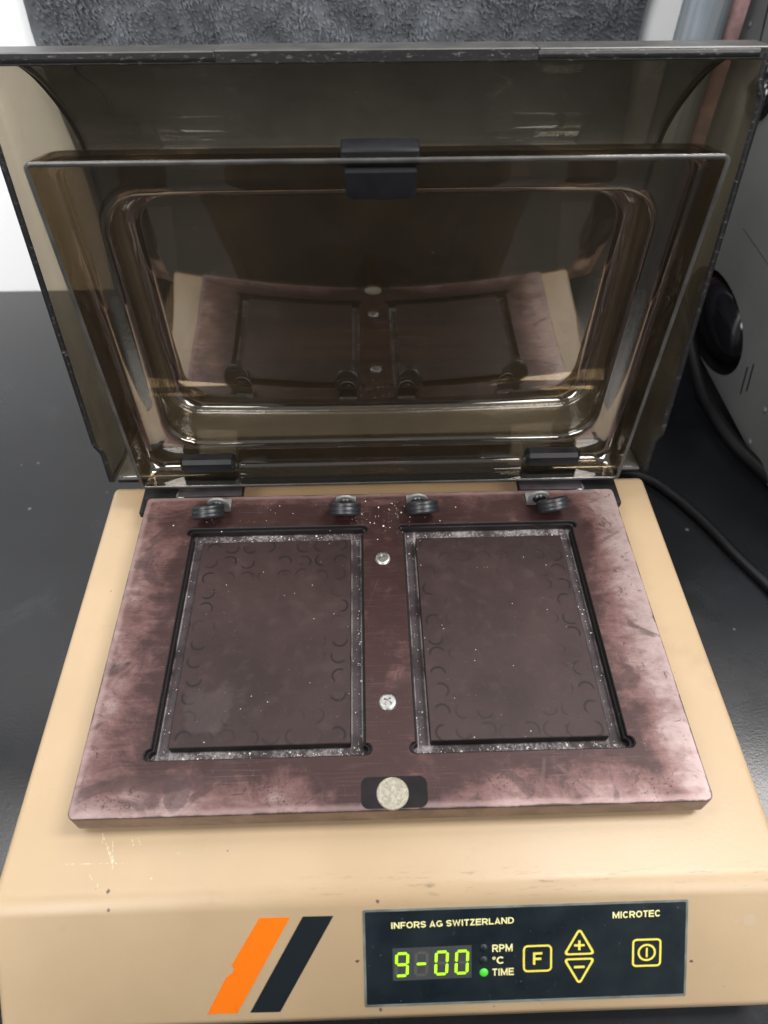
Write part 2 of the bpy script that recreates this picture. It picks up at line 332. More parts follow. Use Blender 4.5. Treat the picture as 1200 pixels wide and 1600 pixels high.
# ------------------------------------------------------------------ object helpers
def link(o, parent=None):
    COL.objects.link(o)
    if parent is not None:
        o.parent = parent; o.matrix_parent_inverse = Matrix.Translation(-Vector(WLOC.get(parent.name, (0, 0, 0))))
    return o
WLOC = {}
def tag(o, label=None, cat=None, group=None, kind=None):
    for k, v in (('label', label), ('category', cat), ('group', group), ('kind', kind)):
        if v: o[k] = v
    return o
def empty(name, loc, label, cat, group=None):
    o = bpy.data.objects.new(name, None); o.empty_display_size = .02; COL.objects.link(o); o.location = loc
    WLOC[o.name] = tuple(loc); return tag(o, label, cat, group)
def mesh(name, verts, faces, mat, parent=None, smooth=False, idx=None):
    me = bpy.data.meshes.new(name); me.from_pydata([tuple(v) for v in verts], [], faces)
    for m in (mat if isinstance(mat, (list, tuple)) else [mat]): me.materials.append(m)
    if idx: me.polygons.foreach_set('material_index', idx)
    bm = bmesh.new(); bm.from_mesh(me); bmesh.ops.recalc_face_normals(bm, faces=bm.faces); bm.to_mesh(me); bm.free()
    if smooth: me.polygons.foreach_set('use_smooth', [True]*len(me.polygons))
    me.update()
    return link(bpy.data.objects.new(name, me), parent)
def frombm(name, bm, mat, parent=None, smooth=False):
    me = bpy.data.meshes.new(name); bmesh.ops.recalc_face_normals(bm, faces=bm.faces); bm.to_mesh(me); bm.free()
    for m in (mat if isinstance(mat, (list, tuple)) else [mat]): me.materials.append(m)
    if smooth: me.polygons.foreach_set('use_smooth', [True]*len(me.polygons))
    return link(bpy.data.objects.new(name, me), parent)
def autosmooth(o, ang=35):
    me = o.data
    me.polygons.foreach_set('use_smooth', [True]*len(me.polygons))
    try: me.set_sharp_from_angle(angle=math.radians(ang))
    except Exception: pass
    return o
def bmbox(bm, a, b, bev=0.0, seg=2, fr=None, mi=0):
    """box from corner a to corner b in frame fr (function), bevelled"""
    t = bmesh.new(); bmesh.ops.create_cube(t, size=1.0)
    for v in t.verts: v.co = Vector([(a[i]+b[i])/2 + v.co[i]*(b[i]-a[i]) for i in range(3)])
    if bev: bmesh.ops.bevel(t, geom=t.edges[:], offset=bev, segments=seg, profile=.5, affect='EDGES')
    for f in t.faces: f.material_index = mi
    vm = {v: bm.verts.new(fr(v.co) if fr else v.co) for v in t.verts}
    for f in t.faces:
        g = bm.faces.new([vm[v] for v in f.verts]); g.material_index = mi
    t.free()
def box(name, a, b, mat, parent=None, bev=0.0, fr=None, seg=2):
    bm = bmesh.new(); bmbox(bm, a, b, bev, seg, fr); return autosmooth(frombm(name, bm, mat, parent))
def prism(name, pts, z0, z1, mat, parent=None, fr=None, bev=0.0):
    """polygon pts (x, y) extruded from z0 to z1 in frame fr"""
    bm = bmesh.new(); vs = [bm.verts.new((x, y, z0)) for x, y in pts]; f = bm.faces.new(vs)
    r = bmesh.ops.extrude_face_region(bm, geom=[f]); top = [v for v in r['geom'] if isinstance(v, bmesh.types.BMVert)]
    for v in top: v.co.z = z1
    if bev:
        ed = [e for e in bm.edges if all(abs(v.co.z-z1) < 1e-7 for v in e.verts)]
        bmesh.ops.bevel(bm, geom=ed, offset=bev, segments=2, profile=.5, affect='EDGES')
    if fr:
        for v in bm.verts: v.co = Vector(fr(v.co))
    return autosmooth(frombm(name, bm, mat, parent))
def lathe(prof, n=32, mtx=None):
    vs, fs = [], []
    for r, z in prof:
        for k in range(n):
            a = 2*math.pi*k/n; p = Vector((r*math.cos(a), r*math.sin(a), z)); vs.append(mtx @ p if mtx else p)
    for i in range(len(prof)-1):
        for k in range(n): fs.append((i*n+k, i*n+(k+1) % n, (i+1)*n+(k+1) % n, (i+1)*n+k))
    fs.append(tuple(range(n-1, -1, -1))); fs.append(tuple((len(prof)-1)*n+k for k in range(n)))
    return vs, fs
def spline(P, m=8):
    P = [Vector(p) for p in P]; out = []
    for i in range(len(P)-1):
        p0, p1, p2, p3 = P[max(i-1, 0)], P[i], P[i+1], P[min(i+2, len(P)-1)]
        for k in range(m):
            t = k/m; out.append(.5*((2*p1)+(p2-p0)*t+(2*p0-5*p1+4*p2-p3)*t*t+(3*p1-p0-3*p2+p3)*t**3))
    return out+[P[-1]]
def tube(name, P, r, mat, parent=None, n=14, m=8):
    Q = spline(P, m); vs, fs = [], []
    up = Vector((0, 0, 1))
    for i, q in enumerate(Q):
        d = (Q[min(i+1, len(Q)-1)]-Q[max(i-1, 0)]).normalized(); s = d.cross(up)
        s = s.normalized() if s.length > 1e-4 else Vector((1, 0, 0)); u = s.cross(d)
        for k in range(n): a = 2*math.pi*k/n; vs.append(q+(s*math.cos(a)+u*math.sin(a))*r)
    for i in range(len(Q)-1):
        for k in range(n): fs.append((i*n+k, i*n+(k+1) % n, (i+1)*n+(k+1) % n, (i+1)*n+k))
    fs.append(tuple(range(n))); fs.append(tuple((len(Q)-1)*n+k for k in range(n)))
    return mesh(name, vs, fs, mat, parent, True)
def arc(cx, cy, r, a0, a1, n):
    return [(cx+r*math.cos(math.radians(a0+(a1-a0)*k/n)), cy+r*math.sin(math.radians(a0+(a1-a0)*k/n))) for k in range(n+1)]
def rrect(x0, x1, y0, y1, r, n=6, m=1):
    """rounded rectangle loop, counter-clockwise, m extra points on each straight side"""
    L = []
    cs = [(x1-r, y0+r, -90), (x1-r, y1-r, 0), (x0+r, y1-r, 90), (x0+r, y0+r, 180)]
    for i, (cx, cy, a) in enumerate(cs):
        A = arc(cx, cy, r, a, a+90, n); L += A
        nx = cs[(i+1) % 4]; B = arc(nx[0], nx[1], r, nx[2], nx[2]+90, n)[0]; p = A[-1]
        L += [(p[0]+(B[0]-p[0])*k/m, p[1]+(B[1]-p[1])*k/m) for k in range(1, m)]
    return L
def sstep(a, b, x):
    t = min(1, max(0, (x-a)/(b-a))); return t*t*(3-2*t)

BZ = -0.075          # bench top
HB = -0.0146         # housing top
# ================================================================== setting
wall = box('wall', (-1.3, .411, BZ-.2), (1.3, .44, 1.5), WALL); tag(wall, kind='structure')
floor = box('floor', (-3, -4, -1.0), (3, .44, -.975), simple('dark_vinyl_floor', (.045, .047, .050), .5, var=.2)); tag(floor, kind='structure')
bench = empty('workbench', (0, 0, BZ-.04), 'black resin workbench top that everything stands on', 'workbench')
box('bench_top', (-1.2, -.200, BZ-.03), (1.2, .4095, BZ), BENCH, bench, bev=.003)

# ================================================================== the shaker
SH = empty('microplate_shaker', (0, 0, BZ), 'cream benchtop microplate shaker with brown heated platform and smoked lids standing open', 'shaker')
# ---- housing: folded sheet profile swept along x
DT = math.radians(47.3); DO = Vector((0, -.1377, -.0477)); DV = Vector((0, math.cos(DT), math.sin(DT))); DN = Vector((0, -math.sin(DT), math.cos(DT)))
def dpt(c):          # display plane: x mm, v mm, height mm
    return Vector((c[0]/1000, 0, 0))+DO+DV*(c[1]/1000)+DN*(c[2]/1000)
def housing():
    r = .012; ys = -.1072+r*math.tan(DT/2)
    P = [(.1055, -.0620), (.1055, HB-.005)]
    P += [(.1005+.005*math.cos(a), HB-.005+.005*math.sin(a)) for a in [math.pi/2*k/5 for k in range(1, 6)]]
    P += [(.06, HB), (0, HB), (-.06, HB)]
    P += [(ys-r*math.sin(a), HB-r+r*math.cos(a)) for a in [DT*k/10 for k in range(11)]]
    b = DO-DV*.0036; P += [(b.y, b.z)]
    # small bend radius into the lower lip
    P += [(b.y-.0007, b.z-.0009), (b.y-.0009, b.z-.0020), (b.y-.0004, -.0620)]
    P += [(b.y+.006, -.0620)]
    bm = bmesh.new(); hw = .1500
    A = [bm.verts.new((-hw, y, z)) for y, z in P]; B = [bm.verts.new((hw, y, z)) for y, z in P]
    n = len(P)
    for i in range(n): bm.faces.new((A[i], A[(i+1) % n], B[(i+1) % n], B[i]))
    ca = bm.faces.new(A[::-1]); cb = bm.faces.new(B)
    ed = list(ca.edges)+list(cb.edges)
    bmesh.ops.recalc_face_normals(bm, faces=bm.faces)
    bmesh.ops.bevel(bm, geom=ed, offset=.0032, segments=4, profile=.5, affect='EDGES', clamp_overlap=True)
    return autosmooth(frombm('housing', bm, BEIGE, SH), 40)
housing()
for i, (fx, fy) in enumerate(((-.12, -.115), (.12, -.115), (-.12, .08), (.12, .08))):
    vs, fs = lathe([(.0085, BZ), (.010, BZ+.003), (.0105, -.0618)], 20, Matrix.Translation((fx, fy, 0)))
    mesh('foot', vs, fs, FOOT, SH, True)

# ---- platform
def platform():
    bm = bmesh.new()
    def loop(pts, z): return [bm.verts.new((x, y, z)) for x, y in pts]
    def band(a, b, mi):
        n = len(a)
        for i in range(n):
            f = bm.faces.new((a[i], a[(i+1) % n], b[(i+1) % n], b[i])); f.material_index = mi
    def edges(l): return [bm.edges.get((l[i], l[(i+1) % len(l)])) or bm.edges.new((l[i], l[(i+1) % len(l)])) for i in range(len(l))]
    def fill(loops, mi):
        e = []
        for l in loops: e += edges(l)
        r = bmesh.ops.triangle_fill(bm, edges=e, use_beauty=True, use_dissolve=False, normal=(0, 0, 1))
        for f in r['geom']:
            if isinstance(f, bmesh.types.BMFace): f.material_index = mi
    X, Y = .1237, .0819
    o0 = loop(rrect(-X+.0006, X-.0006, -Y+.0006, Y-.0006, .0022), 0)
    o1 = loop(rrect(-X+.0002, X-.0002, -Y+.0002, Y-.0002, .0026), -.0002)
    o2 = loop(rrect(-X, X, -Y, Y, .0028), -.0007)
    o3 = loop(rrect(-X, X, -Y, Y, .0028), -.0103)
    o4 = loop(rrect(-X+.0006, X-.0006, -Y+.0006, Y-.0006, .0022), -.0110)
    for a, b in ((o0, o1), (o1, o2), (o2, o3), (o3, o4)): band(a, b, 0)
    bm.faces.new(o4)
    holes = [o0]
    for s, (x0, x1) in enumerate(((-.0969, -.0099), (.0099, .0969))):
        y0, y1, e = -.0603, .0604, .0027
        def rec(d):
            a0, a1, b0, b1, r = x0+d, x1-d, y0+d, y1-d, e-d*.6
            P = []
            P += arc(a1, b0+r, r, -90, 90, 6)      # ears reach sideways past the long walls
            P += [(a1, (b0+b1)/2)]
            P += arc(a1, b1-r, r, -90, 90, 6)
            P += arc(a0, b1-r, r, 90, 270, 6)
            P += [(a0, (b0+b1)/2)]
            P += arc(a0, b0+r, r, 90, 270, 6)
            return P
        a = loop(rec(0), 0); b = loop(rec(.0004), -.0004); b1 = loop(rec(.0004), -.0022); b2 = loop(rec(.0012), -.0023); c = loop(rec(.0013), -.0060)
        for p, q in ((a, b), (b, b1), (b1, b2), (b2, c)): band(p, q, 1)
        holes.append(a)
        ix0, ix1, iy0, iy1 = (-.0903, -.0161, -.0545, .0516) if s == 0 else (.0163, .0899, -.0545, .0516)
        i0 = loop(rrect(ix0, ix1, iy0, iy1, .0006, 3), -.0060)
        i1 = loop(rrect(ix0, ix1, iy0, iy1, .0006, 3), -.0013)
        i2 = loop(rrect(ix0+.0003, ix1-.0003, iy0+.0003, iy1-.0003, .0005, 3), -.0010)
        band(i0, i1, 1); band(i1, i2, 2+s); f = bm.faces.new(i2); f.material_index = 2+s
        fill([c, i0], 1)
    fill(holes, 0)
    return autosmooth(frombm('platform', bm, [PLATE, GROOVE, ISL[0], ISL[1]], SH), 30)
PL = platform()
autosmooth(PL, 8)
# drive posts below the platform
for px, py in ((-.08, 0), (.08, 0)):
    vs, fs = lathe([(.012, HB), (.012, -.0109)], 20, Matrix.Translation((px, py, 0))); mesh('drive_post', vs, fs, ZINC, SH, True)
# magnet inlay and disc
prism('magnet_inlay', rrect(-.0122, .0135, -.0812, -.0691, .0030, 6), -.0004, .00018, PATCH, PL)
vs, fs = lathe([(.00625, -.0005), (.00625, .0005), (.0060, .0007), (.0005, .0007)], 40, Matrix.Translation((0, -.0757, 0)))
autosmooth(mesh('magnet_disc', vs, fs, DISC, PL))
# two cross-head screws
def screw_mesh(r, h):
    bm = bmesh.new()
    prof = [(r, 0), (r*.99, h*.35), (r*.86, h*.8), (r*.7, h), (r*.62, h)]
    n = 32; rings = []
    for pr, pz in prof: rings.append([bm.verts.new((pr*math.cos(2*math.pi*k/n), pr*math.sin(2*math.pi*k/n), pz)) for k in range(n)])
    for a, b in zip(rings, rings[1:]):
        for k in range(n): bm.faces.new((a[k], a[(k+1) % n], b[(k+1) % n], b[k]))
    w, l = r*.13, r*.5
    cross = [(w, w), (l, w), (l, -w), (w, -w), (w, -l), (-w, -l), (-w, -w), (-l, -w), (-l, w), (-w, w), (-w, l), (w, l)]
    ct = [bm.verts.new((x, y, h)) for x, y in cross]; cb = [bm.verts.new((x*.7, y*.7, h*.25)) for x, y in cross]
    e = [bm.edges.get((rings[-1][k], rings[-1][(k+1) % n])) for k in range(n)]
    for k in range(12): f = bm.faces.new((ct[k], ct[(k+1) % 12], cb[(k+1) % 12], cb[k]))
    e += [bm.edges.get((ct[k], ct[(k+1) % 12])) for k in range(12)]
    bmesh.ops.triangle_fill(bm, edges=e, use_beauty=True, normal=(0, 0, 1)); bm.faces.new(cb)
    bmesh.ops.recalc_face_normals(bm, faces=bm.faces)
    me = bpy.data.meshes.new('screw'); bm.to_mesh(me); bm.free(); me.materials.append(SCREW); return me
SM = screw_mesh(.0039, .0011); SMS = screw_mesh(.0030, .0012)
def put_screw(me, loc, rz, parent, tilt=(0, 0)):
    o = bpy.data.objects.new('screw', me); link(o, parent); o.location = loc; o.rotation_euler = (tilt[0], tilt[1], rz); return o
put_screw(SM, (-.0005, .0382, .0), .35, PL); put_screw(SM, (-.0006, -.0376, .0), .9, PL)

# ---- spring clips with grooved rubber discs at the back of the recesses
TA = math.radians(40)                      # lean of the disc
def clip(x, off, twist, first=None):
    if first is None:
        bm = bmesh.new()
        bmbox(bm, (-.0052, .0712, 0), (.0052, .0795, .0009), .0003)
        # upright tab with round head, bent up from the foot
        P = [(-.0054, 0.0), (.0054, 0.0), (.0054, .0058)]+arc(0, .0058, .0054, 0, 180, 12)+[(-.0054, .0058)]
        LE = math.radians(8)
        def fr(c): return Vector((c.x, .0722-c.y*math.sin(LE)-c.z*math.cos(LE), .0004+c.y*math.cos(LE)-c.z*math.sin(LE)))
        t = bmesh.new(); f = t.faces.new([t.verts.new((a, b, 0)) for a, b in P])
        r = bmesh.ops.extrude_face_region(t, geom=[f])
        for v in r['geom']:
            if isinstance(v, bmesh.types.BMVert): v.co.z = .0012
        vm = {v: bm.verts.new(fr(v.co)) for v in t.verts}
        for f in t.faces: bm.faces.new([vm[v] for v in f.verts])
        t.free()
        bm.normal_update()
        for f in bm.faces:
            cz = f.calc_center_median()
            if abs(f.normal.y) > .8 and cz.y > .0705 and cz.z > .003 and len(f.verts) > 8: f.material_index = 1
        o = autosmooth(frombm('spring_clip', bm, [ZINC, RUB], SH))
        prof = [(.0012, -.0034), (.0060, -.0034), (.0074, -.0031), (.0082, -.0024), (.0082, -.0013), (.0079, -.0009), (.0079, -.0004), (.0082, 0),
                (.0082, .0010), (.0079, .0014), (.0079, .0018), (.0081, .0022), (.0078, .0030), (.0070, .0034), (.0030, .0034), (.0026, .0026), (.0004, .0026)]
        vs, fs = lathe(prof, 36); d = mesh('rubber_disc', vs, fs, RUB, None, True); autosmooth(d, 50)
        d.parent = o
        rm_ = Matrix.Translation((0, .0712, .0062)) @ Matrix.Rotation(math.radians(82), 4, 'X')
        vs, fs = lathe([(.0036, 0), (.0034, .0010), (.0027, .0019), (.0016, .0025), (.0004, .0027)], 24, rm_); r = mesh('rivet', vs, fs, GUN, None, True); r.parent = o
        vs, fs = lathe([(.0022, 0), (.0022, .0005), (.0014, .0009), (.0003, .0009)], 20); s = mesh('clip_screw', vs, fs, SCREW, None, True); s.parent = o; s.location = (0, .0763, .0009)
    else:
        o = first[0].copy(); COL.objects.link(o); r = first[3].copy(); COL.objects.link(r); r.parent = o; d = first[1].copy(); COL.objects.link(d); d.parent = o
        s = first[2].copy(); COL.objects.link(s); s.parent = o
    o.location = (x, 0, 0)
    ax = Vector((math.sin(twist)*.8, -math.cos(TA), -math.sin(TA))).normalized()
    d.rotation_euler = ax.to_track_quat('Z', 'Y').to_euler(); d.location = (off, .0650, .0072)
    return o, d, s, r
c0 = clip(-.0840, -.0040, .10)
clip(-.0187, -.0003, -.04, c0); clip(.0182, .0022, .10, c0); clip(.0812, .0060, .22, c0)

# ---- inner cover (thermoformed smoked tray), local frame: x, v up along the rim, w away from the viewer
IT = math.radians(89.4); IO = Vector((0.0002, .0862, .0033)); IV = Vector((0, math.cos(IT), math.sin(IT))); IW = Vector((0, math.sin(IT), -math.cos(IT)))
def ip(c): return Vector((c[0], 0, 0))+IO+IV*c[1]+IW*c[2]
CW = -.05
def panel_w(x, v):
    t = x/.107
    return .0345+.045*(v-.024) + CW*t*t*(v-.080)
def inner_cover():
    N, M = 8, 12; vs, fs = [], []; loops = []
    def add(x0, x1, v0, v1, r, w):
        L = rrect(x0, x1, v0, v1, r, N, M); i0 = len(vs)
        for x, v in L: vs.append(ip((x, v, w(x, v) if callable(w) else w)))
        loops.append((i0, len(L)))
    H = .166
    add(-.1262, .1262, 0, H, .0022, 0)
    add(-.1262, .1262, 0, H, .0022, .0004); add(-.1259, .1259, .0003, H-.0003, .0030, .004)
    add(-.1256, .1256, .0006, H-.0004, .0065, .0100)
    for k in range(1, 6):
        a = math.pi/2*k/5; d = .005*(1-math.cos(a)); add(-.1256+d, .1256-d, .0008+d, H-.0006-d, .0085, .0105+.005*math.sin(a))
    # slightly crowned flange, then rounded shoulder into the draw
    add(-.1165, .1165, .0088, H-.0085, .015, .0156)
    add(-.1130, .1130, .0122, H-.0130, .017, .0153)
    for k in range(0, 6):
        a = math.pi/2*k/5; d = .0018*math.sin(a); add(-.1108+d, .1128-d, .0140+d*1.6, .1492-d*1.2, .0185-d, .0153+.0040*(1-math.cos(a)))
    g0 = len(loops)-1
    for k in range(1, 6):
        u = k/6; add(-.1090-.0022*u, .1110+.0016*u, .0170+.0046*u, .1470-.0036*u, .0155, lambda x, v, u=u: .0193+(panel_w(x, v)-.0022-.0193)*u)
    for k in range(0, 5):
        a = math.pi/2*k/4; d = .0015*math.sin(a)
        add(-.1114+d, .1128-d, .0218+d, .1432-d, .0146-d*.5, lambda x, v, a=a: panel_w(x, v)-.0022*(1-math.sin(a))*.0-.0022*(1-(1-math.cos(a)))*.9)
    g1 = len(loops)-2
    # flat panel filled with shrinking loops
    base = rrect(-.1099, .1113, .0234, .1416, .0138, N, M); c = (.0007, .082)
    for s in [1-k/14 for k in range(1, 14)]+[.045, .02, .006]:
        i0 = len(vs)
        for x, v in base:
            X, V = c[0]+s*(x-c[0]), c[1]+s*(v-c[1]); vs.append(ip((X, V, panel_w(X, V))))
        loops.append((i0, len(base)))
    mi = []
    for q_, ((a, n), (b, _)) in enumerate(zip(loops, loops[1:])):
        mi += [2 if g0 <= q_ <= g1 else 0]*n
        for k in range(n): fs.append((a+k, a+(k+1) % n, b+(k+1) % n, b+k))
    a, n = loops[-1]; vs.append(ip((c[0], c[1], panel_w(*c)))); fs += [(a+k, a+(k+1) % n, len(vs)-1) for k in range(n)]
    mi += [0]*n
    o = mesh('inner_cover', vs, fs, [INNER, COVEREDGE, INNERG], SH, True, mi)
    m = o.modifiers.new('thickness', 'SOLIDIFY'); m.thickness = .0018; m.offset = 0; m.use_rim = True; m.material_offset_rim = 1; m.use_even_offset = False
    return o
IC = inner_cover()
# clasp on the free edge
bm = bmesh.new(); bmbox(bm, (-.0143, .1630, .0015), (.0143, .1692, .0125), .0010, 3, ip); autosmooth(frombm('clasp_block', bm, BLK, IC))
bm = bmesh.new(); bmbox(bm, (-.0128, .1610, -.0036), (.0128, .1632, .003), .0006, 2, ip); autosmooth(frombm('clasp_bridge', bm, BLK, IC))
P = [(-.0128, .1640), (-.0128, .1580)]+arc(-.0098, .1575, .0030, 180, 270, 6)+arc(.0098, .1575, .0030, 270, 360, 6)+[(.0128, .1640)]
prism('clasp_tab', P[::-1], -.0052, -.0014, BLK, IC, lambda c: ip((c.x, c.y, c.z)), 0)
# hinges
for s in (-1, 1):
    x0, x1 = sorted((s*.0742, s*.1262))
    bm = bmesh.new()
    bmbox(bm, (x0, .0826, -.0062), (x1, .0945, -.0020), .0006)
    l0, l1 = sorted((s*.1242, s*.1272)); bmbox(bm, (l0, .0735, -.0062), (l1, .0940, -.0021), .0007)
    hg = autosmooth(frombm('hinge', bm, BLK, SH))
    k0, k1 = sorted((s*.0745, s*.1080)); box('hinge_leaf', (k0, .0829, -.0030), (k1, .0905, -.0006), BLKL, hg, .0003)
    b0, b1 = sorted((s*.0770, s*.1060))
    bm = bmesh.new(); bmbox(bm, (b0, .0030, .0058), (b1, .0122, .0140), .0018, 1, ip); autosmooth(frombm('hinge_block', bm, BLK, hg), 20)
    put_screw(SMS, (s*.1065, .0850, -.0020), .4, hg)

# ---- hood: curved smoked sheet with glued side panels
HT = math.radians(81.5); HO = Vector((0.0002, .1072, -.0146)); HV = Vector((0, math.cos(HT), math.sin(HT))); HW = Vector((0, math.sin(HT), -math.cos(HT)))
def hp(c): return Vector((c[0], 0, 0))+HO+HV*c[1]+HW*c[2]
PR = [(.2045, 0), (.2042, .012), (.2030, .021), (.1995, .031), (.1900, .050), (.1765, .068), (.1640, .0805), (.1515, .0880), (.130, .0925), (.10, .0935), (.06, .0935), (.03, .0925), (.014, .0890), (.005, .0800), (.001, .0660), (.0006, .040), (.0004, .002)]
PRS = [(q.x, q.y) for q in spline([(a, b, 0) for a, b in PR], 5)]
def hood():
    XS = [-.1489, -.1486, -.10, -.05, 0, .05, .10, .1486, .1489]; vs, fs = [], []
    for v, w in PRS:
        for x in XS: vs.append(hp((x, v, w)))
    k = len(XS)
    for i in range(len(PRS)-1):
        for j in range(k-1): fs.append((i*k+j, i*k+j+1, (i+1)*k+j+1, (i+1)*k+j))
    o = mesh('hood', vs, fs, [HOOD, EDGE], SH, True)
    m = o.modifiers.new('thickness', 'SOLIDIFY'); m.thickness = .0030; m.offset = 0; m.use_rim = True; m.material_offset_rim = 1
    return o
HD = hood()
def wmax(v):
    for (a, wa), (b, wb) in zip(PRS, PRS[1:]):
        if b <= v <= a and a > b and wa > 0 or (b <= v <= a and a != b): return wa+(wb-wa)*(a-v)/(a-b)
    return PRS[-1][1]
def side(s):
    VV = sorted({round(v, 5) for v, w in PRS if .0009 < v < .2044} | {.0009, .0012, .003, .006, .010, .018, .020, .022, .024, .027, .045, .08, .115, .189, .192, .195, .198})
    WA = [0, .0003, .003, .006, .008, .009, .010, .011, .012, .0135, .016, .020]
    vs, fs = [], []; nc = len(WA)+6
    for v in VV:
        wm = max(.0006, [wmax(v), .02][v > .2035])
        row = [min(1, wm/.0215)*a for a in WA]; row += [row[-1]+(wm-row[-1])*k for k in (.2, .4, .6, .8, .97, 1)]
        for w in row:
            j = .0030*(1-sstep(.0085, .0120, w))*sstep(.020, .027, v)*(1-sstep(.188, .195, v))
            x = s*(.1507+j+.0012*(1-sstep(0, .03, w))); vs.append(hp((x, v, w)))
    for i in range(len(VV)-1):
        for k in range(nc-1): fs.append((i*nc+k, i*nc+k+1, (i+1)*nc+k+1, (i+1)*nc+k))
    o = mesh('side_panel', vs, fs, [HOODG, EDGE], HD, True)
    m = o.modifiers.new('thickness', 'SOLIDIFY'); m.thickness = .0030; m.offset = 0; m.use_rim = True; m.material_offset_rim = 1
for s in (-1, 1): side(s)
# thick lip along the free front edge, stepped in three lengths
bm = bmesh.new()
for x0, x1, dv, dw in ((-.1535, -.0622, 0, .0), (-.0622, .0625, .00025, -.0003), (.0625, .1535, .00005, .0001)):
    bmbox(bm, (x0, .2022+dv*.3, dw), (x1, .2066+dv, .017), .0004, 1, hp)
lip = frombm('rim_strip', bm, [EDGE, LIP], HD)
for f in lip.data.polygons:
    if f.normal.dot(HV) > .6: f.material_index = 1  # upward faces of the strip painted paler grey for the light they reflect

# ---- control panel on the sloping front (coordinates in mm on that slope)
def dprism(name, pts, h0, h1, mat, parent, bev=0): return prism(name, pts, h0, h1, mat, parent, lambda c: dpt((c.x, c.y, c.z)), bev)
CP = dprism('control_panel', rrect(-11.6, 109.5, 0.2, 38.0, .5, 3), -.4, .12, NAVY, SH)
def ring(outer, inner, h0, h1, bm, mi=0):
    n = len(outer); V = [[bm.verts.new(dpt((x, y, h))) for x, y in L] for L in (outer, inner) for h in (h0, h1)]
    o0, o1, i0, i1 = V
    for k in range(n):
        j = (k+1) % n
        for q in ((o1[k], o1[j], i1[j], i1[k]), (o0[k], o0[j], o1[j], o1[k]), (i0[k], i1[k], i1[j], i0[j])):
            f = bm.faces.new(q); f.material_index = mi
bm = bmesh.new(); ring(rrect(-12.4, 110.3, -.6, 38.8, .6, 3), rrect(-11.6, 109.5, .2, 38.0, .5, 3), -.3, .28, bm); frombm('panel_edge', bm, BEZEL, CP)
ADV = dict(I=.39, N=1.0, F=.87, O=1.08, R=1.0, S=.93, A=1.0, G=1.08, W=1.32, T=.87, Z=.85, E=.93, L=.85, D=1.0, M=1.16, C=1.0, P=.93)
def glyph(ch, t):
    """strokes (centre line, closed) of a bold grotesque capital, cap height 1"""
    w = ADV[ch]-.13; x0, x1, y0, y1 = t/2, w-t/2, t/2, 1-t/2; h = w/2
    def el(cx, cy, rx, ry, a0, a1, n=14): return [(cx+rx*math.cos(math.radians(a0+(a1-a0)*k/n)), cy+ry*math.sin(math.radians(a0+(a1-a0)*k/n))) for k in range(n+1)]
    L, B = [(x0, 0), (x0, 1)], lambda y, a=t*.6, b=w: [(a, y), (b, y)]
    bowl = [(x0+t*.4, y1)]+el(w*.52, (y1+.45)/2, x1-w*.52, (y1-.45)/2, 90, -90, 10)+[(x0+t*.4, .45)]
    q = (1-t)/4
    D = {'I': [[(h, 0), (h, 1)]], 'N': [L, [(x1, 0), (x1, 1)], [(x0+.03, .94), (x1-.03, .06)]], 'F': [L, B(y1), B(.47, t*.6, w*.9)], 'E': [L, B(y1), B(.52, t*.6, w*.93), B(y0)],
         'L': [L, B(y0)], 'T': [[(h, 0), (h, y1)], [(0, y1), (w, y1)]], 'O': [el(h, .5, h-t/2, .5-t/2, 0, 350, 35)], 'C': [el(h, .5, h-t/2, .5-t/2, 40, 320, 24)],
         'G': [el(h, .5, h-t/2, .5-t/2, 42, 325, 24), [(x1-.02, .10), (x1-.02, .50)], [(w*.55, .42), (x1+.06, .42)]],
         'D': [[(x0, y0), (x0, y1), (w*.42, y1)]+el(w*.42, .5, x1-w*.42, .5-t/2, 80, -80, 12)+[(w*.42, y0)]], 'P': [L, bowl], 'R': [L, bowl, [(w*.5, .45), (x1+.02, 0)]],
         'S': [el(h, y1-q, h-t/2, q, 15, 268, 14)+el(h, y0+q, h-t/2, q, 88, -165, 14)], 'A': [[(.09, 0), (h, .93), (w-.09, 0)], [(w*.26, .28), (w*.74, .28)]],
         'W': [[(.08, 1), (w*.27, .11), (h, .86), (w*.73, .11), (w-.08, 1)]], 'M': [L, [(x1, 0), (x1, 1)], [(x0+.02, .94), (h, .14), (x1-.02, .94)]],
         'Z': [[(.03, y1), (w-.03, y1)], [(x1-.02, y1), (x0+.02, y0)], [(0, y0), (w, y0)]]}
    return D[ch], ch in 'OD'
def ribbon(bm, P, t, closed, f):
    P = [Vector((a, b)) for a, b in P]; n = len(P); Lv, Rv = [], []
    for i, p in enumerate(P):
        a = P[i-1] if (i or closed) else None; b = P[(i+1) % n] if (i < n-1 or closed) else None
        d1 = (p-a).normalized() if a is not None else (b-p).normalized(); d2 = (b-p).normalized() if b is not None else d1
        nn = Vector((-d1.y-d2.y, d1.x+d2.x)); nn.normalize(); m = t/2/max(.5, nn.dot(Vector((-d1.y, d1.x))))
        Lv.append(bm.verts.new(f(p+nn*m))); Rv.append(bm.verts.new(f(p-nn*m)))
    for i in range(n if closed else n-1): j = (i+1) % n; bm.faces.new((Lv[i], Rv[i], Rv[j], Lv[j]))
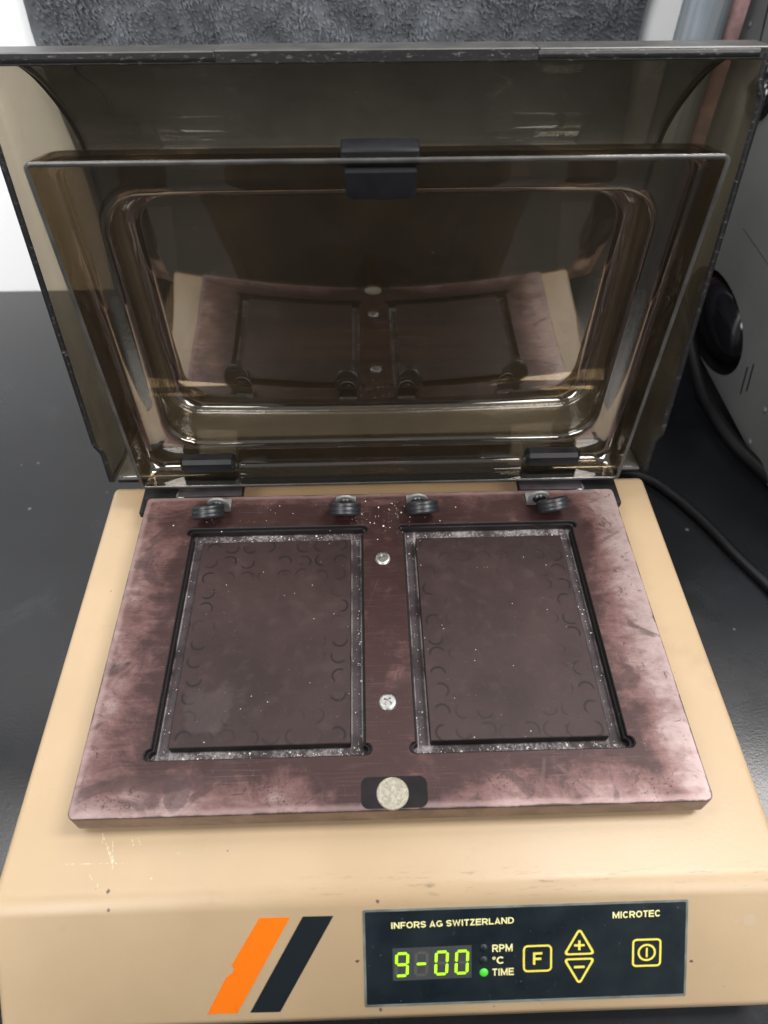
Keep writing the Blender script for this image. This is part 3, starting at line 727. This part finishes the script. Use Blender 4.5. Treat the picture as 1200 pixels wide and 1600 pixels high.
def stroke_text(bm, body, x, v, height, width, rot=0.0, h=.16, t=.185):
    tot = sum(.39 if c == ' ' else .46 if c == '\u00b0' else ADV[c] for c in body)-.13; sx = width/tot; cx = 0; lv = 0
    for c in body:
        if c == ' ': cx += .39; continue
        if c == '\u00b0': gs, cl, adv = [[(.17+.12*math.cos(k*math.pi/8), .80+.15*math.sin(k*math.pi/8)) for k in range(16)]], True, .46
        else: (gs, cl), adv = glyph(c, t), ADV[c]
        for g in gs:
            lv = (lv+1) % 4; hh = h+.004*lv
            def f(p, hh=hh, cx=cx):
                a, b = (p.x+cx)*sx, p.y*height; return dpt((x+a-b*rot, v+b+a*rot, hh))
            ribbon(bm, g, t*(.6 if adv == .46 else 1), cl, f)
        cx += adv
def text(body, x, v, height, width, mat, parent, rot=0.0):
    bm = bmesh.new(); stroke_text(bm, body, x, v, height, width, rot); return frombm('lettering', bm, mat, parent)
RT = .0125           # the overlay is printed a touch out of square
text('INFORS AG SWITZERLAND', -1.85, 30.9, 2.55, 46.2, PYEL, CP, rot=RT)
text('MICROTEC', 81.7, 32.1, 2.7, 18.2, PYEL, CP, rot=RT)
text('RPM', 36.15, 20.15, 3.0, 7.7, PYEL, CP, rot=RT)
text('\u00b0C', 36.2, 15.2, 3.0, 4.6, PYEL, CP, rot=RT)
text('TIME', 36.15, 10.4, 2.95, 8.2, PYEL, CP, rot=RT)
# seven-segment modules: tile, unlit and lit segments in one mesh each
SEG = {'a': ((0, 1), (1, 1)), 'g': ((0, .5), (1, .5)), 'd': ((0, 0), (1, 0)), 'f': ((0, .5), (0, 1)), 'b': ((1, .5), (1, 1)), 'e': ((0, 0), (0, .5)), 'c': ((1, 0), (1, .5))}
def module(x0, x1, dx, lit):
    bm = bmesh.new(); n = 4
    def poly(pts, h, mi):
        f = bm.faces.new([bm.verts.new(dpt((x, y+RT*x*.8, h))) for x, y in pts]); f.material_index = mi
    poly([(x0, 9.75), (x1, 9.75), (x1, 23.0), (x0, 23.0)], .14, 0)
    w, hgt, th = 4.2, 9.0, .52
    for k, (p, q) in SEG.items():
        A = Vector((dx+p[0]*w, 11.75+p[1]*hgt)); B = Vector((dx+q[0]*w, 11.75+q[1]*hgt)); d = (B-A).normalized(); nn = Vector((-d.y, d.x))
        A += d*.22; B -= d*.22
        pts = [A, A+d*th*.8+nn*th, B-d*th*.8+nn*th, B, B-d*th*.8-nn*th, A+d*th*.8-nn*th]
        poly([(p_.x+(p_.y-11.75)*.045, p_.y) for p_ in pts], .17, 2 if k in lit else 1)
    frombm('digit_module', bm, [WIN, LEDOFF, LEDON], CP)
module(-1.5, 5.78, -.35, 'abcdfg'); module(5.86, 13.2, 7.0, 'g'); module(13.28, 20.7, 14.6, 'abcdef'); module(20.78, 28.3, 22.3, 'abcdef')
for v, mt in ((21.9, DLED), (16.9, DLED), (11.95, GLED)):
    c = dpt((32.95, v, .1)); M4 = Matrix((( 1, 0, 0, c.x), (0, DV.y, DN.y, c.y), (0, DV.z, DN.z, c.z), (0, 0, 0, 1)))
    vs, fs = lathe([(.00165, 0), (.0016, .0002), (.0012, .0005), (.0006, .00068), (.0001, .0007)], 24, M4); mesh('indicator_lamp', vs, fs, mt, CP, True)
def bar(bm, x0, x1, y0, y1, h=.17): bm.faces.new([bm.verts.new(dpt((x, y, h))) for x, y in ((x0, y0), (x1, y0), (x1, y1), (x0, y1))])
def rtri(P, r, n=5):
    """rounded triangle from its sharp corners"""
    out = []; c = Vector((sum(p[0] for p in P)/3, sum(p[1] for p in P)/3))
    for i in range(3):
        p = Vector(P[i]); a = (Vector(P[i-1])-p).normalized(); b = (Vector(P[(i+1) % 3])-p).normalized()
        half = math.acos(a.dot(b))/2; o = p+(a+b).normalized()*(r/math.sin(half)); s = p+a*(r/math.tan(half)); e = p+b*(r/math.tan(half))
        a0 = math.atan2(s.y-o.y, s.x-o.x); a1 = math.atan2(e.y-o.y, e.x-o.x); dlt = (a1-a0+math.pi) % (2*math.pi)-math.pi
        out += [(o.x+r*math.cos(a0+dlt*k/n), o.y+r*math.sin(a0+dlt*k/n)) for k in range(n+1)]
    return out
T = .75
def fin(bm, nm='button'): return frombm(nm, bm, YEL, CP)
bm = bmesh.new(); ring(rrect(47.75, 58.85, 11.4, 22.4, 1.9, 6), rrect(47.75+T, 58.85-T, 11.4+T, 22.4-T, 1.9-T, 6), .13, .17, bm); stroke_text(bm, 'F', 51.6, 14.4, 5.0, 3.5); fin(bm)
up = [(62.9, 17.75), (75.5, 17.75), (69.2, 29.1)]; upi = [(62.9+1.45, 17.75+T), (75.5-1.45, 17.75+T), (69.2, 29.1-1.6)]
bm = bmesh.new(); ring(rtri(up, 1.1), rtri(upi, .5), .13, .17, bm); bar(bm, 67.2, 71.2, 21.25, 22.15); bar(bm, 68.75, 69.65, 19.7, 21.25); bar(bm, 68.75, 69.65, 22.15, 23.7); fin(bm)
dn = [(62.9, 16.45), (69.3, 5.1), (75.5, 16.45)]; dni = [(62.9+1.45, 16.45-T), (69.3, 5.1+1.6), (75.5-1.45, 16.45-T)]
bm = bmesh.new(); ring(rtri(dn, 1.1), rtri(dni, .5), .13, .17, bm); bar(bm, 67.2, 71.3, 12.35, 13.3); fin(bm)
bm = bmesh.new(); ring(rrect(89.35, 100.5, 12.0, 23.45, 1.7, 6), rrect(89.35+T, 100.5-T, 12.0+T, 23.45-T, 1.7-T, 6), .13, .17, bm)
cc = (94.95, 17.8); ring(arc(*cc, 3.5, 0, 345, 23), arc(*cc, 2.75, 0, 345, 23), .13, .17, bm); bar(bm, 94.6, 95.3, 15.9, 19.7); fin(bm)
# slanting stripes
st1 = dprism('stripe', [(-71.9, -1.1), (-60.6, -1.3), (-39.5, 36.9), (-50.9, 37.05), (-61.9, 18.5), (-61.2, 17.0), (-61.5, 15.6), (-64.4, 13.3)], -.05, .10, ORANGE, SH); st1['label'] = 'orange slanting stripe with a torn left edge'
st2 = dprism('stripe', [(-55.8, -1.25), (-44.45, -1.4), (-23.3, 36.85), (-34.75, 37.0)], -.05, .10, DARKST, SH); st2['label'] = 'black slanting stripe'

# ================================================================== crumbs on the platform
def crumbs():
    vs, fs = [], []
    def one(x, y, z, r):
        i = len(vs); k = 5
        a0 = random.random()*6.28
        for j in range(k):
            rr = r*random.uniform(.6, 1.1); vs.append((x+rr*math.cos(a0+6.28*j/k), y+rr*math.sin(a0+6.28*j/k), z+r*.05))
        vs.append((x+r*random.uniform(-.3, .3), y+r*random.uniform(-.3, .3), z+r*random.uniform(.5, .9)))
        for j in range(k): fs.append((i+j, i+(j+1) % k, i+k))
        fs.append(tuple(i+j for j in range(k))[::-1])
    def size(): return min(.0009, .00014*math.exp(random.gauss(.35, .55)))
    for s in (-1, 1):
        for _ in range(300):
            side_ = random.choices('LRFB', (.5, 1.0, 1.6, 1.0))[0]
            a, b = (-.0953, -.0113) if s < 0 else (.0113, .0953)
            if side_ == 'F': x, y = random.uniform(a, b), -.0572+random.gauss(0, .0012)
            elif side_ == 'B': x, y = random.uniform(a, b), .0560+random.gauss(0, .0016)
            else:
                inn = (side_ == 'R') == (s < 0)
                x = (s*.0131 if inn else s*.0932)+random.gauss(0, .0012); y = random.uniform(-.058, .058)
            if abs(y+.0572) > .0024 and side_ == 'F': continue
            one(x, y, -.0060, size())
    for _ in range(95): one(random.gauss(0, .012), random.gauss(.066, .006), 0, size()*.8)
    for _ in range(40): one(random.gauss(-.068, .012), random.gauss(.069, .005), 0, size()*.7)
    for _ in range(16):
        x, y = random.uniform(-.118, .118), random.uniform(-.075, .078)
        ax = abs(x); inside = .0099 < ax < .0969 and abs(y) < .0604
        if inside and not (.0170 < ax < .0890 and -.0535 < y < .0505): continue
        one(x, y, -.0010 if inside else 0, size()*.7)
    o = mesh('crumbs', vs, fs, CRUMB); tag(o, 'white dried crumbs scattered over the brown platform and its grooves', 'crumbs', kind='stuff')
crumbs()

# ================================================================== behind and beside
def fleece():
    F = empty('fleece_blanket', (-.018, .398, BZ), 'charcoal plush fleece hanging against the white wall behind the lid', 'blanket')
    x0, x1, z1 = -.2235, .1915, .42; nx, nz = 70, 80; vs, fs = [], []
    rnd = random.Random(3)
    def yy(x, z): return .394-.004*math.sin(x*21+1)*math.sin(z*13)-.002*math.sin(x*60+z*40)
    for j in range(nz+1):
        for i in range(nx+1):
            z = BZ+.001+(z1-BZ)*j/nz; x = x0+(x1-x0)*i/nx+.0035*math.sin(z*34+.6)
            vs.append((x, yy(x, z)+rnd.uniform(-.0008, .0008), z))
    for j in range(nz):
        for i in range(nx): a = j*(nx+1)+i; fs.append((a, a+1, a+nx+2, a+nx+1))
    o = mesh('fleece_cloth', vs, fs, FLEECE, F, True); m = o.modifiers.new('thickness', 'SOLIDIFY'); m.thickness = .006; m.offset = 0
    vs, fs = [], []
    for _ in range(26000):
        z = rnd.uniform(.02, .30); x = rnd.uniform(x0+.003, x1-.003)+.0035*math.sin(z*34+.6)
        p = Vector((x, yy(x, z)-.003, z)); sw = math.sin(x*90+z*60)*.8+math.sin(x*210-z*170)*.6+rnd.gauss(0, .7)
        d = Vector((math.cos(sw)*.75, -.75, math.sin(sw)*.45-.25)).normalized(); L = rnd.uniform(.0030, .0056)
        s = d.cross(Vector((0, -1, .2))).normalized()*rnd.uniform(.0004, .0009); curl = Vector((rnd.uniform(-.6, .6), .5, rnd.uniform(-.6, .2)))*L*.4
        i = len(vs); vs += [p-s, p+s, p+d*L*.6+s*.8, p+d*L*.6-s*.8, p+d*L+curl]
        fs += [(i, i+1, i+2, i+3), (i+3, i+2, i+4)]
    o = mesh('pile', vs, fs, FLEECE, F); tag(o, kind='stuff')
fleece()

# steel cylinder and pink strip between fleece and instrument
vs, fs = lathe([(.0148, BZ), (.0152, BZ+.003), (.0152, .36), (.0140, .364), (.012, .365)], 48, Matrix.Translation((.2195, .372, 0)))
tag(autosmooth(mesh('steel_cylinder', vs, fs, STEEL)), 'upright brushed steel cylinder at the wall beside the fleece', 'cylinder')
tag(box('pink_card', (.2355, .374, BZ+.001), (.249, .378, .33), PINK, None, .0008), 'pinkish upright card between steel cylinder and grey instrument', 'card')

# grey instrument on the right: body with side ports, slots, screws
IX = .262
GI = empty('grey_instrument', (.40, .24, BZ), 'grey painted laboratory instrument with round black port, standing right of the shaker', 'instrument')
def gi_body():
    # side elevation (y, z) with rounded lower front corner, extruded in x, plus round port hole on the left face
    P = [(.405, BZ+.004), (.405, .36), (.02, .36), (.02, BZ+.010)]
    P = [(.404, .36)]+arc(.392, BZ+.016, .012, 0, -90, 6)+arc(.10, BZ+.034, .03, 270, 180, 8)+[(.07, .36)]
    bm = bmesh.new()
    def hole(cy, cz, ry, rz, n=36): return [(cy+ry*math.cos(2*math.pi*k/n), cz+rz*math.sin(2*math.pi*k/n)) for k in range(n)]
    H = hole(PC[0], PC[1], PRY, PRZ)
    A = [bm.verts.new((IX, y, z)) for y, z in P]; B = [bm.verts.new((.60, y, z)) for y, z in P]
    e = [bm.edges.new((A[i], A[(i+1) % len(A)])) for i in range(len(A))]
    h0 = [bm.verts.new((IX, y, z)) for y, z in H]; h1 = [bm.verts.new((IX+.012, y, z)) for y, z in H]
    eh = [bm.edges.new((h0[i], h0[(i+1) % len(h0)])) for i in range(len(h0))]
    bmesh.ops.triangle_fill(bm, edges=e+eh, use_beauty=True, normal=(-1, 0, 0))
    n = len(A)
    for i in range(n): bm.faces.new((A[i], A[(i+1) % n], B[(i+1) % n], B[i]))
    bm.faces.new(B)
    n = len(h0)
    for i in range(n):
        f = bm.faces.new((h0[i], h0[(i+1) % n], h1[(i+1) % n], h1[i])); f.material_index = 1
    f = bm.faces.new(h1); f.material_index = 1
    return autosmooth(frombm('instrument_body', bm, [GREY, BLACKHOLE], GI))
PC = (.292, -.0385); PRY, PRZ = .056, .0315
gi_body()
# glossy dome inside the port, rim ring
def gx(c): return Vector((IX-c[2], c[0], c[1]))
def dome(name, cy, cz, ry, rz, hgt, off, mat, parent):
    vs, fs = [], []; n = 36; prof = [(1, 0), (.97, .35), (.88, .65), (.72, .84), (.5, .95), (.25, .99), (.02, 1)]
    for r, h in prof:
        for k in range(n): vs.append(gx((cy+ry*r*math.cos(2*math.pi*k/n), cz+rz*r*math.sin(2*math.pi*k/n), off+hgt*h)))
    for i in range(len(prof)-1):
        for k in range(n): fs.append((i*n+k, i*n+(k+1) % n, (i+1)*n+(k+1) % n, (i+1)*n+k))
    fs.append(tuple((len(prof)-1)*n+k for k in range(n)))
    return mesh(name, vs, fs, mat, parent, True)
dome('port_cap', PC[0]+.004, PC[1]-.001, .049, .0275, .014, -.0118, GLOSS, GI)
dome('round_knob', .338, .103, .014, .0145, .010, 0, GLOSS, GI)
for y, z in ((.2215, -.0420), (.2165, -.0355)):
    bm = bmesh.new(); t = [(-.0007, -.010), (.0007, -.010), (.0007, .010), (-.0007, .010)]
    c, s_ = math.cos(math.radians(-18)), math.sin(math.radians(-18))
    P = [(y+a*c-b*s_, z+a*s_+b*c) for a, b in t]; prism('vent_slot', P, -.004, .0003, BLACKHOLE, GI, lambda q: gx((q.x, q.y, q.z)))
for y, z in ((.186, -.0385), (.184, -.0665), (.412-.02, .130)):
    vs, fs = lathe([(.0024, 0), (.0022, .0007), (.0012, .0011), (.0003, .0011)], 18, Matrix.Translation((IX, y, z)) @ Matrix.Rotation(-math.pi/2, 4, 'Y')); mesh('cover_screw', vs, fs, ZINC, GI, True)
prism('panel_seam', [(.30, .0305), (.30, .0311), (.18, .0291), (.18, .0285)], -.001, .0002, SEAM, GI, lambda q: gx((q.x, q.y, q.z)))
prism('vent_slot', [(.375, .150), (.377, .150), (.368, .118), (.366, .118)], -.004, .0003, BLACKHOLE, GI, lambda q: gx((q.x, q.y, q.z)))

# cables
CR = .0033
tag(tube('power_cable', [(.120, .150, BZ+CR), (.150, .168, BZ+CR), (.180, .158, BZ+CR), (.1955, .141, BZ+CR), (.2095, .1155, BZ+CR), (.2205, .089, BZ+CR), (.232, .064, BZ+CR), (.250, .02, BZ+CR), (.275, -.04, BZ+CR), (.32, -.1, BZ+CR)], CR, CABLE, n=16), 'thin black cable running from behind the shaker along the bench, nearer the front', 'cable')
tag(tube('instrument_cable', [(.2500, .330, BZ+.030), (.2510, .300, BZ+.020), (.2500, .268, BZ+.010), (.2490, .240, BZ+.0050), (.2500, .212, BZ+.0048), (.2540, .186, BZ+.0048), (.2620, .162, BZ+.0048), (.274, .135, BZ+.0048), (.31, .09, BZ+.0048), (.36, .05, BZ+.0048)], .0048, CABLE, n=16), 'thicker black cable hugging the foot of the grey instrument below its round port', 'cable')

# the photographer, standing at the bench front in dark clothes (shows as the dark shape mirrored in the lids)
def person():
    CL = NT('dark_clothing'); p = CL.pos(); x, y, z = CL.xyz(p)
    skin = CL.ma('MAXIMUM', CL.mapr(z, .545, .55), CL.mapr(z, -.13, -.135)); skin = CL.ma('MULTIPLY', skin, CL.ma('MAXIMUM', CL.mapr(z, .3, .4), CL.ma('MULTIPLY', CL.mapr(CL.ma('ABSOLUTE', x), .20, .205), CL.mapr(z, -.35, -.34))))
    CL.prin(Base_Color=CL.mix(skin, CL.mix(CL.mapr(CL.noise(p, 40, 4), .3, .7), (.010, .010, .012), (.018, .018, .021)), (.46, .29, .22)), Roughness=.8)
    V, E, R = [], [], []
    def add(co, r, pr=None):
        V.append(co); R.append(r); i = len(V)-1
        if pr is not None: E.append((pr, i))
        return i
    Y = -.43
    pel = add((0, Y, .00), (.155, .115)); be = add((0, Y, .14), (.145, .115), pel); ch = add((0, Y+.005, .33), (.165, .115), be); up = add((0, Y, .46), (.13, .085), ch)
    nk = add((0, Y+.01, .545), (.056, .058), up); jw = add((0, Y+.035, .615), (.066, .082), nk); hd = add((0, Y+.025, .69), (.078, .098), jw); add((0, Y+.02, .755), (.050, .065), hd)
    for s in (-1, 1):
        sh = add((s*.165, Y, .475), (.062, .062), up); el = add((s*.235, Y-.02, .19), (.045, .045), sh); wr = add((s*.245, Y+.02, -.06), (.030, .026), el)
        ha = add((s*.245, Y+.035, -.14), (.020, .036), wr)
        for k, (dy, L) in enumerate(((.024, .062), (.009, .074), (-.006, .070), (-.020, .054))):
            a = add((s*.246, Y+.037+dy, -.165), (.0095, .0095), ha); b = add((s*.242, Y+.040+dy, -.165-L*.55), (.009, .009), a); add((s*.233, Y+.044+dy, -.165-L), (.0075, .0075), b)
        a = add((s*.236, Y+.070, -.115), (.011, .011), ha); add((s*.226, Y+.088, -.150), (.009, .009), a)
        hp_ = add((s*.078, Y, -.06), (.092, .098), pel); kn = add((s*.070, Y+.01, -.46), (.072, .070), hp_); an = add((s*.06, Y-.02, -.885), (.040, .044), kn); add((s*.07, Y+.10, -.945), (.038, .028), an)
    me = bpy.data.meshes.new('person'); me.from_pydata(V, E, []); o = bpy.data.objects.new('person', me); COL.objects.link(o)
    m = o.modifiers.new('body', 'SKIN'); sv = me.skin_vertices[0].data
    for i, r in enumerate(R): sv[i].radius = r; sv[i].use_root = (i == 0)
    o.modifiers.new('smooth', 'SUBSURF').levels = 1; o.modifiers['smooth'].render_levels = 2
    me.materials.append(CL.m)
    tag(o, 'person in dark clothes standing before the bench, arms hanging, dark shape mirrored in the lids', 'person')
person()
